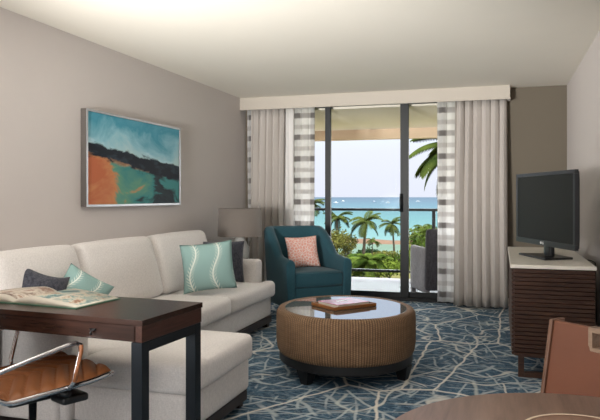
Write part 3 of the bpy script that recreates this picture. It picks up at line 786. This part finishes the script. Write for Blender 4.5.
# ------------------------------------------------------------------ coffee table
ct = thing('coffee_table', 'round woven wicker coffee table with inset glass top on dark base', 'coffee table', at(345.5, 4.67, 0), 0)
rr = .50; AZ = A; SY = 1.12
prof = [(.455, .150), (.478, .155), (.492, .18), (rr, .24), (rr, .40), (.497, .432), (.484, .452), (.466, .460), (.448, .460), (.437, .455), (.435, .435)]
b = B(); lathe(b, prof, n=150, uv=True, cap=False, sy=SY); ww = obj('wicker_drum', b, 'wicker', ct); ww.rotation_euler.z = AZ
b = B(); lathe(b, [(.437, .438), (.437, .456)], n=96, sy=SY); o = obj('glass_top', b, 'table_glass', ct, bevel=.002); o.rotation_euler.z = AZ
b = B(); lathe(b, [(.462, .09), (.478, .098), (.478, .16)], n=96, sy=SY); o = obj('base_ring', b, 'black_base', ct, bevel=.003); o.rotation_euler.z = AZ
tc0 = at(345.5, 4.67, 0); q1 = at(306.5, 4.31, 0)-tc0; q2 = at(403, 4.42, 0)-tc0
for q in (q1, q2, -q1, -q2):
    cx, cy = q.x, q.y; aa = math.atan2(cy, cx)
    b = B(); vs = bmesh.ops.create_cube(b, size=1)['verts']
    for v in vs:
        s_ = .055 if v.co.z < 0 else .10
        v.co = Vector((v.co.x*s_, v.co.y*s_, .05+v.co.z*.10))
    bmesh.ops.transform(b, matrix=Matrix.Translation((cx, cy, 0)) @ rotm('Z', aa), verts=b.verts)
    obj('leg', b, 'black_base', ct, smooth=False, bevel=.004)

# tray and book on the coffee table
TZ = .457
def onz(px, py, z):
    t = (z-H)*645/(197-py); return at(px, t, z)
pA, pB2, pC = onz(314, 305, TZ+.02), onz(333.5, 309.5, TZ+.03), onz(373, 301.5, TZ+.03)
cx, cy = at(343.8, 4.70, 0)[:2]
tr = thing('wooden_tray', 'low square honey-brown wooden tray on the glass coffee table', 'tray', (cx, cy, TZ), R(50))
TW, TD = .38, .285
b = B(); box(b, -TW/2, TW/2, -TD/2, TD/2, 0, .008); obj('bottom', b, 'tray_in', tr, smooth=False, bevel=.002)
b = B()
box(b, -TW/2, TW/2, -TD/2, -TD/2+.014, 0, .024); box(b, -TW/2, TW/2, TD/2-.014, TD/2, 0, .024); box(b, -TW/2, -TW/2+.014, -TD/2+.014, TD/2-.014, 0, .024); box(b, TW/2-.014, TW/2, -TD/2+.014, TD/2-.014, 0, .024)
obj('rim', b, 'tray', tr, smooth=False, bevel=.003)
bk = thing('book', 'glossy pink book with a white title lying in the wooden tray', 'book', (cx, cy, TZ+.008), R(52))
b = B(); lay = b.loops.layers.uv.verify(); box(b, -.15, .15, -.115, .115, .024, .027)
for f in b.faces:
    for l2 in f.loops: l2[lay].uv = (l2.vert.co.x/.3+.5, l2.vert.co.y/.23+.5)
obj('cover', b, 'pink', bk, smooth=False, bevel=.001)
b = B(); box(b, -.147, .145, -.111, .111, .003, .024); obj('pages', b, 'paper', bk, smooth=False)
b = B(); box(b, -.15, .15, -.115, .115, 0, .003); obj('back_cover', b, 'pink', bk, smooth=False)
b = B()
for k, (x0, x1) in enumerate(((-.050, -.036), (-.032, -.020), (-.016, -.004), (.0, .014), (.018, .028), (.032, .048))): box(b, x0, x1, .005, .032, .0270, .0276)
obj('title', b, 'logo', bk, smooth=False)

# ------------------------------------------------------------------ desk, open book, office chair
dk = thing('writing_desk', 'dark walnut desk with black steel legs in front of the chaise', 'desk', (-1.382, 2.30, 0), R(-4))
DL, DD = 1.18, .475   # local: x from -DL to 0, y from 0 to DD
b = B(); box(b, -DL, .006, -.006, DD+.004, .728, .752); obj('desk_top', b, 'desk', dk, smooth=False, bevel=.002)
b = B(); box(b, -DL, -.03, 0, DD, .660, .727); obj('apron', b, 'desk', dk, smooth=False, bevel=.002)
b = B(); box(b, -.0295, .002, -.002, DD, .660, .727); obj('end_panel', b, 'desk_side', dk, smooth=False, bevel=.002)
b = B(); box(b, -.90, -.035, -.004, .0, .662, .724); dr = obj('drawer', b, 'desk', dk, smooth=False, bevel=.002)
b = B(); tube(b, [(-.235, -.012, .700), (-.235, -.024, .690), (-.235, -.022, .680)], .005, 8); tube(b, [(-.25, -.012, .700), (-.22, -.012, .700)], .004, 6); obj('drawer_pull', b, 'black_plastic', dr)
for (x, y) in ((-.027, .027), (-.027, DD-.027), (-DL+.03, .027), (-DL+.03, DD-.15)):
    b = B(); box(b, x-.026, x+.026, y-.026, y+.026, 0, .658); obj('leg', b, 'steel_dark', dk, smooth=False, bevel=.002)
b = B(); box(b, -.053, -.001, .053, DD-.053, .615, .658); obj('side_rail', b, 'steel_dark', dk, smooth=False, bevel=.002)
b = B(); box(b, -DL+.03, -.053, .22, .26, .622, .658); obj('cross_rail', b, 'steel_dark', dk, smooth=False, bevel=.002)

ob = thing('open_book', 'large open picture book with green cover lying on the desk', 'book', (-2.17, 2.48, .752), R(-5))
def page_block(side):
    b = B(); lay = b.loops.layers.uv.verify(); n = 18; Wd, Hh = .365, .30; top, bot = [], []
    for i in range(n+1):
        f = i/n; x = side*f*Wd
        z = .006+.032*math.sin(min(1, f*3.4)*math.pi/2)*(1-f**1.4)**.8+.004*(1-f)
        top.append((x, z)); bot.append((x, .004))
    for (y, ) in ((0,), ): pass
    def V(q, y): return b.verts.new((q[0], y, q[1]))
    g = [[V(q, y) for q in top] for y in (0, Hh)]; h = [[V(q, y) for q in bot] for y in (0, Hh)]
    for i in range(n):
        f = b.faces.new((g[0][i], g[0][i+1], g[1][i+1], g[1][i])); f.material_index = 1
        for l2, (a, c) in zip(f.loops, ((i, 0), (i+1, 0), (i+1, 1), (i, 1))): l2[lay].uv = (a/n, c)
        b.faces.new((h[0][i+1], h[0][i], h[1][i], h[1][i+1])); b.faces.new((g[0][i], h[0][i], h[0][i+1], g[0][i+1])); b.faces.new((g[1][i+1], h[1][i+1], h[1][i], g[1][i]))
    b.faces.new((g[0][n], h[0][n], h[1][n], g[1][n]))
    return b
obj('page_block', page_block(1), ['paper', 'page_a'], ob); obj('page_block', page_block(-1), ['paper', 'page_b'], ob)
b = B(); box(b, -.374, .374, -.007, .307, 0, .0035); obj('cover', b, 'green_cover', ob, smooth=False, bevel=.001)

oc = thing('office_chair', 'tan leather swivel chair with chevron channels and chrome arms at the desk', 'chair', (-1.97, 2.37, 0), R(-24))
# shell profile in the y-z plane (front = +y): seat, then curve up into the back
shell = [(.245, .478, 0), (.235, .492, 0), (.20, .490, 0)]
sp = []
for k in range(25):
    f = k/24
    if f < .45: y = .24-.44*f/.45; z = .462-.020*(f/.45)+.010*smoothstep(.12, 0, f)
    elif f < .62: a = (f-.45)/.17*R(72); y = -.20-.10*math.sin(a); z = .442+.10*(1-math.cos(a))
    else: g = (f-.62)/.38; y = -.295-.17*g; z = .511+.44*g
    sp.append((y, z))
HW = .245
def shell_bm(y_from=0, y_to=25, lift=.0):
    b = B(); nx = 40; rows = []
    fine = []
    for i in range(len(sp)-1):
        for q in range(10): fine.append((sp[i][0]+(sp[i+1][0]-sp[i][0])*q/10, sp[i][1]+(sp[i+1][1]-sp[i][1])*q/10))
    fine.append(sp[-1]); s = [0]
    for i in range(1, len(fine)): s.append(s[-1]+math.hypot(fine[i][0]-fine[i-1][0], fine[i][1]-fine[i-1][1]))
    i0, i1 = y_from*10, min(len(fine), y_to*10+1)
    for i in range(i0, i1):
        y, z = fine[i]; a = fine[max(i-1, 0)]; c = fine[min(i+1, len(fine)-1)]
        tn = Vector((c[0]-a[0], c[1]-a[1])).normalized(); nr = Vector((tn.y, -tn.x))
        if nr.y < 0 and i < 125: nr = -nr
        if i >= 125 and nr.x < 0: nr = -nr
        row = []
        for j in range(nx+1):
            u = j/nx*2-1
            ch = abs(math.sin(math.pi*(s[i]-.55*abs(u)*HW)/.066))**.4
            d = .006+.020*ch*(1-abs(u)**14)
            row.append(b.verts.new((u*HW, y+nr.x*d, z+nr.y*d)))
        rows.append((row, nr, y, z))
    for i in range(len(rows)-1):
        for j in range(nx): b.faces.new((rows[i][0][j], rows[i][0][j+1], rows[i+1][0][j+1], rows[i+1][0][j]))
    # underside
    und = [[b.verts.new((u*HW, r[2]-r[1].x*.008, r[3]-r[1].y*.008)) for u in (-1, 1)] for r in rows]
    for i in range(len(rows)-1): b.faces.new((und[i][0], und[i+1][0], und[i+1][1], und[i][1]))
    for e, sd in ((0, 0), (nx, 1)):
        for i in range(len(rows)-1): b.faces.new((rows[i][0][e], rows[i+1][0][e], und[i+1][sd], und[i][sd]))
    return b
obj('seat', shell_bm(0, 11), 'tan', oc); obj('backrest', shell_bm(11, 25), 'tan', oc)
for sx in (-1, 1):
    b = B(); tube(b, [(sx*(HW+.012), y, z) for (y, z) in sp], .008, 10, ry=.011); obj('side_frame', b, 'chrome', oc)
    X = sx*(HW+.04)
    pts = [(X-sx*.02, -.335, .575), (X, -.29, .575), (X, -.15, .605), (X, .0, .634), (X, .045, .640), (X, .066, .630), (X, .066, .60), (X, .05, .54), (X, .035, .48), (X-sx*.02, .025, .446)]
    b = B(); tube(b, pts, .007, 10, ry=.010); ar = obj('armrest', b, 'chrome', oc)
    b = B(); tube(b, [(X+sx*.004, y, z) for (_, y, z) in pts[5:9]], .0085, 10, ry=.0115); obj('arm_pad', b, 'tan', ar)
b = B(); tube(b, [(-HW, .245, .462), (HW, .245, .462)], .010, 10); obj('front_rail', b, 'chrome', oc)
b = B(); rbox(b, (0, 0, .395), (.22, .30, .05), .015, n=5); box(b, -.24, .24, .02, .05, .408, .428); rbox(b, (.17, .08, .385), (.12, .12, .035), .012, n=4); obj('tilt_mechanism', b, 'black_plastic', oc)
b = B(); lathe(b, [(.03, .10), (.03, .25), (.018, .25), (.018, .40)], n=24); obj('column', b, 'chrome', oc)
for k in range(5):
    a = k*2*math.pi/5+.3; b = B(); tube(b, [(0, 0, .11), (.15*math.cos(a), .15*math.sin(a), .10), (.29*math.cos(a), .29*math.sin(a), .068)], [.024, .018, .013], 8)
    lg = obj('base_arm', b, 'chrome', oc); b = B(); d = Vector((-math.sin(a), math.cos(a), 0)); c = Vector((.29*math.cos(a), .29*math.sin(a), .028))
    for s in (-1, 1): tube(b, [c+d*s*.008, c+d*s*.028], .027, 16)
    obj('caster', b, 'black_plastic', lg)

# ------------------------------------------------------------------ media console and television
mc = thing('media_console', 'dark ribbed wooden cabinet with pale stone top against the right wall', 'cabinet', (.36, 5.45, 0))
X0, X1, Y0, Y1 = .075, .60, 4.64, 6.27
b = B(); box(b, X0-.008, X1+.008, Y0-.012, Y1+.01, .765, .79); obj('stone_top', b, 'stone', mc, True, False, .003)
b = B(); box(b, X0+.02, X1, Y0+.02, Y1, .165, .764); obj('body', b, 'console', mc, True, False, .002)
def ribs(p0, p1, out, z0, z1, n):
    """reeded panel between two plan points"""
    b = B(); p0, p1, out = Vector(p0), Vector(p1), Vector(out); prev = None
    dz = (z1-z0)/n
    prof = []
    for k in range(n):
        z = z0+k*dz; prof += [(z, .004), (z+dz*.15, .004), (z+dz*.2, .018), (z+dz*.85, .020), (z+dz*.95, .004)]
    prof.append((z1, .004))
    L = [(b.verts.new((p0.x+out.x*d, p0.y+out.y*d, z)), b.verts.new((p1.x+out.x*d, p1.y+out.y*d, z)), b.verts.new((p0.x-out.x*.002, p0.y-out.y*.002, z)), b.verts.new((p1.x-out.x*.002, p1.y-out.y*.002, z))) for z, d in prof]
    for a, c in zip(L[:-1], L[1:]):
        b.faces.new((a[0], a[1], c[1], c[0])); b.faces.new((a[2], c[2], c[3], a[3])); b.faces.new((a[0], c[0], c[2], a[2])); b.faces.new((a[1], a[3], c[3], c[1]))
    b.faces.new((L[0][0], L[0][2], L[0][3], L[0][1])); b.faces.new((L[-1][0], L[-1][1], L[-1][3], L[-1][2]))
    return b
obj('end_panel', ribs((X0+.02, Y0+.02), (X1, Y0+.02), (0, -1), .165, .764, 21), 'console', mc, True, False)
yw = (Y1-Y0-.02)/3
for k in range(3):
    obj('cabinet_door', ribs((X0+.02, Y0+.022+k*yw), (X0+.02, Y0+.018+(k+1)*yw), (-1, 0), .165, .764, 21), 'console', mc, True, False)
for (ya) in (Y0+.09, Y1-.14):
    b = B(); box(b, X0+.045, X0+.085, ya, ya+.05, 0, .165); box(b, X1-.085, X1-.045, ya, ya+.05, 0, .165); box(b, X0+.085, X1-.085, ya, ya+.05, 0, .035); box(b, X0+.085, X1-.085, ya, ya+.05, .14, .165)
    obj('sled_leg', b, 'console', mc, True, False, .002)

ang = math.atan2(4.76-5.71, .498-.139)
tv = thing('television', 'flat black television angled on a stand on the pale stone cabinet top', 'television', (.310, 5.235, .79), ang)
TWd, THt = 1.015, .56; zb = .09
b = B(); rbox(b, (0, .028, zb+THt/2), (TWd-.02, .03, THt-.02), .012, n=4); rbox(b, (0, .05, zb+.25), (.6, .04, .34), .02, n=4); obj('rear_housing', b, 'black_plastic', tv)
b = B(); bw = .028
box(b, -TWd/2, TWd/2, -.002, .026, zb+THt-bw, zb+THt); box(b, -TWd/2, TWd/2, -.002, .026, zb, zb+.040); box(b, -TWd/2, -TWd/2+bw, -.002, .026, zb+.04, zb+THt-bw); box(b, TWd/2-bw, TWd/2, -.002, .026, zb+.04, zb+THt-bw)
obj('bezel', b, 'bezel', tv, smooth=False, bevel=.003)
b = B(); box(b, -TWd/2+bw, TWd/2-bw, .004, .02, zb+.04, zb+THt-bw); obj('screen', b, 'screen', tv, smooth=False)
b = B(); vs = bmesh.ops.create_cone(b, cap_ends=True, segments=20, radius1=.010, radius2=.010, depth=.003)['verts']
bmesh.ops.transform(b, matrix=Matrix.Translation((-.028, -.003, zb+.021)) @ rotm('X', R(90)), verts=vs)
lg = obj('logo_disc', b, 'logo', tv, smooth=False)
cu_ = bpy.data.curves.new('logo_letters', 'FONT'); cu_.body = 'LG'; cu_.size = .028; cu_.extrude = .001; cu_.align_x = 'LEFT'
to = bpy.data.objects.new('logo_text', cu_)
dg = bpy.context.evaluated_depsgraph_get(); COL.objects.link(to); bpy.context.view_layer.update()
me = bpy.data.meshes.new_from_object(to.evaluated_get(bpy.context.evaluated_depsgraph_get())); bpy.data.objects.remove(to)
me.transform(Matrix.Translation((-.012, -.003, zb+.011)) @ rotm('X', R(90))); me.materials.clear(); me.materials.append(M['logo'])
lo = bpy.data.objects.new('logo_letters', me); COL.objects.link(lo); lo.parent = tv
b = B(); rbox(b, (0, .05, .055), (.12, .04, .11), .012, n=4); obj('stand_neck', b, 'black_plastic', tv)
b = B(); vs = bmesh.ops.create_cube(b, size=1)['verts']
for v in vs: v.co = Vector((v.co.x*(.48 if v.co.y < 0 else .36), .03+v.co.y*.24, .008+v.co.z*.016))
obj('stand_foot', b, 'black_plastic', tv, smooth=False, bevel=.005)
b = B(); tube(b, [(.60, 5.02, .80), (.625, 5.00, .796), (.65, 5.03, .78), (.66, 5.08, .60), (.665, 5.10, .3)], .004, 6)
tag(obj('power_cable', b, 'black_plastic'), 'thin black cable trailing off the cabinet behind the television', 'cable')

# ------------------------------------------------------------------ dining table, plate, dining chair
dt = thing('dining_table', 'round brown wooden dining table at the front corner', 'table', (.185, 1.335, 0))
b = B(); lathe(b, [(.40, .722), (.425, .727), (.43, .738), (.427, .75)], n=128); obj('table_top', b, 'dining', dt)
b = B(); lathe(b, [(.05, .03), (.04, .08), (.04, .68), (.14, .72)], n=32); obj('pedestal', b, 'steel_dark', dt)
b = B(); lathe(b, [(.26, 0), (.26, .012), (.05, .03)], n=64); obj('foot', b, 'steel_dark', dt)
pl = thing('plate', 'round brown plate with thin cream rim on the dining table', 'plate', (.165, 1.435, .75))
b = B(); lathe(b, [(.07, 0), (.075, .002), (.122, .012), (.117, .014), (.073, .006)], n=72); obj('dish', b, 'plate', pl)
b = B(); lathe(b, [(.120, .0115), (.1245, .0125), (.1245, .0145), (.120, .016), (.117, .0148)], n=72, cap=False); obj('rim', b, 'plate_rim', pl)

dc = thing('dining_chair', 'terracotta leather dining chair with wooden back frame and cut-out handle', 'chair', (.183, 1.965, 0), R(-45))
# local: back plane at y = +.20, faces -y
BW = .225; z0, z1 = .46, .845
def back_part(mat, name, xs, zs, yo, th, parent):
    b = B(); nx = 14
    for side in (0, 1):
        pass
    g = {}
    xs2 = [xs[0]+(xs[1]-xs[0])*i/nx for i in range(nx+1)]; zs2 = [zs[0]+(zs[1]-zs[0])*k/8 for k in range(9)]
    for s in (0, 1):
        for i, x in enumerate(xs2):
            for k, z in enumerate(zs2):
                y = .167+.18*(z-.46)-.22*x*x+yo+s*th
                g[s, i, k] = b.verts.new((x, y, z))
    for i in range(nx):
        for k in range(8):
            b.faces.new((g[0, i, k], g[0, i+1, k], g[0, i+1, k+1], g[0, i, k+1])); b.faces.new((g[1, i, k], g[1, i, k+1], g[1, i+1, k+1], g[1, i+1, k]))
    for i in range(nx):
        for k in (0, 8): b.faces.new((g[0, i, k], g[0, i+1, k], g[1, i+1, k], g[1, i, k]))
    for k in range(8):
        for i in (0, nx): b.faces.new((g[0, i, k], g[0, i, k+1], g[1, i, k+1], g[1, i, k]))
    return obj(name, b, mat, parent, bevel=.006, seg=3)
HX, HZ = .085, .775
b = B()
# leather pad around the handle opening: three panels in one mesh
xs3 = [-BW+(BW-HX)*i/6 for i in range(6)]+[-HX+2*HX*i/6 for i in range(7)]+[HX+(BW-HX)*i/6 for i in range(1, 7)]
zs3 = [z0+(HZ-z0)*k/8 for k in range(9)]+[z1-(z1-HZ)*(1-k/2) for k in (1, 2)]
gg = {}
for s_ in (0, 1):
    for i, x in enumerate(xs3):
        for k, z in enumerate(zs3): gg[s_, i, k] = b.verts.new((x, .167+.18*(z-.46)-.22*x*x+(-.022 if s_ == 0 else 0), z))
def filled(i, k): return 0 <= i < 18 and 0 <= k < 10 and not (6 <= i < 12 and k >= 8)
for i in range(18):
    for k in range(10):
        if not filled(i, k): continue
        b.faces.new((gg[0, i, k], gg[0, i+1, k], gg[0, i+1, k+1], gg[0, i, k+1])); b.faces.new((gg[1, i, k], gg[1, i, k+1], gg[1, i+1, k+1], gg[1, i+1, k]))
        for di, dk, p_, q_ in ((-1, 0, (i, k), (i, k+1)), (1, 0, (i+1, k), (i+1, k+1)), (0, -1, (i, k), (i+1, k)), (0, 1, (i, k+1), (i+1, k+1))):
            if not filled(i+di, k+dk): b.faces.new((gg[(0,)+p_], gg[(0,)+q_], gg[(1,)+q_], gg[(1,)+p_]))
bp = obj('backrest', b, 'cognac', dc, bevel=.005, seg=3)
def yb(x, z): return .167+.18*(z-.46)-.22*x*x
for s in (-1, 1):
    b = B(); x = s*(BW+.004); box(b, x-.007, x+.007, yb(x, .65)-.030, yb(x, .65)+.030, z0-.02, z1+.004)
    for v in b.verts: v.co.y += .18*(v.co.z-.65)
    obj('back_post', b, 'chair_wood', dc, smooth=False, bevel=.003)
b = B(); hz0, hz1 = HZ, z1-.004
def hb(x0, x1, za, zb_):
    n = 6
    for i in range(n):
        a, c = x0+(x1-x0)*i/n, x0+(x1-x0)*(i+1)/n; y = yb((a+c)/2, .81); box(b, a, c, y-.026, y+.012, za, zb_)
hb(-HX-.002, HX+.002, z1-.013, z1+.002); hb(-HX-.002, HX+.002, HZ-.003, HZ+.010); 
for s in (-1, 1):
    y = yb(HX, .81); box(b, s*HX-.007, s*HX+.007, y-.026, y+.012, HZ-.003, z1+.002)
obj('handle', b, 'handle_wood', dc, smooth=False)
b = B(); rbox(b, (0, -.02, .455), (.44, .44, .06), .025, (0, 0, .01), n=8); obj('seat', b, 'cognac', dc)
b = B(); rbox(b, (0, -.02, .412), (.40, .40, .03), .01, n=4); obj('seat_frame', b, 'chair_wood', dc)
for s in (-1, 1):
    b = B(); tube(b, [(s*.20, .21, .60), (s*.20, .19, .43), (s*.21, .21, 0)], [.014, .017, .012], 10); obj('leg', b, 'chair_wood', dc)
    b = B(); tube(b, [(s*.19, -.20, .42), (s*.20, -.22, 0)], [.017, .012], 10); obj('leg', b, 'chair_wood', dc)

# ------------------------------------------------------------------ light
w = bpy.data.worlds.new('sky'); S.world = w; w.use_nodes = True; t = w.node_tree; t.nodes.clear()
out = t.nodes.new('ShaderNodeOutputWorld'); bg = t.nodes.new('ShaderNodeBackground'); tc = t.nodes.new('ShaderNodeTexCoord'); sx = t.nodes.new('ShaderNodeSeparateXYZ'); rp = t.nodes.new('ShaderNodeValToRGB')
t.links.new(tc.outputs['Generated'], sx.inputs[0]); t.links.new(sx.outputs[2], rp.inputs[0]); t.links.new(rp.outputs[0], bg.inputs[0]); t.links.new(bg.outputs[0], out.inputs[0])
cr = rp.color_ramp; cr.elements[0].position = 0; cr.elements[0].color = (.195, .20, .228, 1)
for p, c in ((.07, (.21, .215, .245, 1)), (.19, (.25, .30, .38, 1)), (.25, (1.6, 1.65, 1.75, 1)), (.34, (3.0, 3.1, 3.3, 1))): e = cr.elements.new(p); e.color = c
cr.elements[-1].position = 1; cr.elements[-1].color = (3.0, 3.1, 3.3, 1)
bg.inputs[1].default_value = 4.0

def light(name, typ, loc, energy, color=(1, 1, 1), rot=(0, 0, 0), **kw):
    l = bpy.data.lights.new(name, typ); l.energy = energy; l.color = color
    for k, v in kw.items(): setattr(l, k, v)
    o = bpy.data.objects.new(name, l); COL.objects.link(o); o.location = loc; o.rotation_euler = rot; return o
def aim(o, tgt): o.rotation_euler = (Vector(tgt)-o.location).to_track_quat('-Z', 'Y').to_euler()
s = light('sun', 'SUN', (0, 0, 20), 4.5, (1, .95, .86), angle=R(1.5)); s.rotation_euler = Vector((-.35, -.30, -.85)).to_track_quat('-Z', 'Y').to_euler()
sun_fill = light('door_side_fill', 'SUN', (0, 30, 20), 2.6, (1, .98, .95), angle=R(38)); sun_fill.rotation_euler = Vector((-.38, -.91, -.17)).to_track_quat('-Z', 'Y').to_euler()  # added second sun, very soft, as fill light coming in through the door
# added fill lights out of view, above and behind the camera
light('dining_fill', 'AREA', (-1.0, 1.6, 2.44), 12, (1, .97, .94), shape='DISK', size=1.4)  # added overhead fill, no fixture modelled
k = light('rear_fill', 'AREA', (-1.9, -1.4, 1.4), 80, (1, .98, .96), shape='RECTANGLE', size=3.0, size_y=1.8); aim(k, (-.6, 3.2, 2.6))  # added fill panel behind the camera, no window there
u = light('upward_fill', 'AREA', (-2.3, 1.2, 1.7), 16, (1, .98, .95), shape='DISK', size=.7); aim(u, (-.6, 2.8, 3.0))  # added unseen fill that bounces light off the near ceiling
u2 = light('far_ceiling_fill', 'SPOT', (-2.3, .5, 1.15), 1480, (1, .985, .955), spot_size=R(58), spot_blend=1, shadow_soft_size=.35); aim(u2, (-1.1, 6.8, 2.7))  # added unseen spot that brightens the far ceiling and curtains
p = light('door_portal', 'AREA', ((OX0+OX1)/2, YB+.3, 1.18), 1, shape='RECTANGLE', size=OX1-OX0, size_y=2.36, rot=(R(-90), 0, 0)); p.data.cycles.is_portal = True

# ------------------------------------------------------------------ camera
cam = bpy.data.cameras.new('camera'); co = bpy.data.objects.new('camera', cam); COL.objects.link(co); S.camera = co
co.location = (0, 0, H); co.rotation_euler = (R(90), 0, A)
cam.sensor_fit = 'HORIZONTAL'; cam.sensor_width = 36; cam.lens = 36*645/600; cam.shift_y = -13/600; cam.clip_start = .05; cam.clip_end = 60000
S.view_settings.view_transform = 'Standard'; S.view_settings.look = 'None'; S.view_settings.gamma = 1; S.view_settings.exposure = .18; S.view_settings.use_curve_mapping = False
S.cycles.use_denoising = True
S.cycles.max_bounces = 8; S.cycles.diffuse_bounces = 5; S.cycles.sample_clamp_indirect = 6
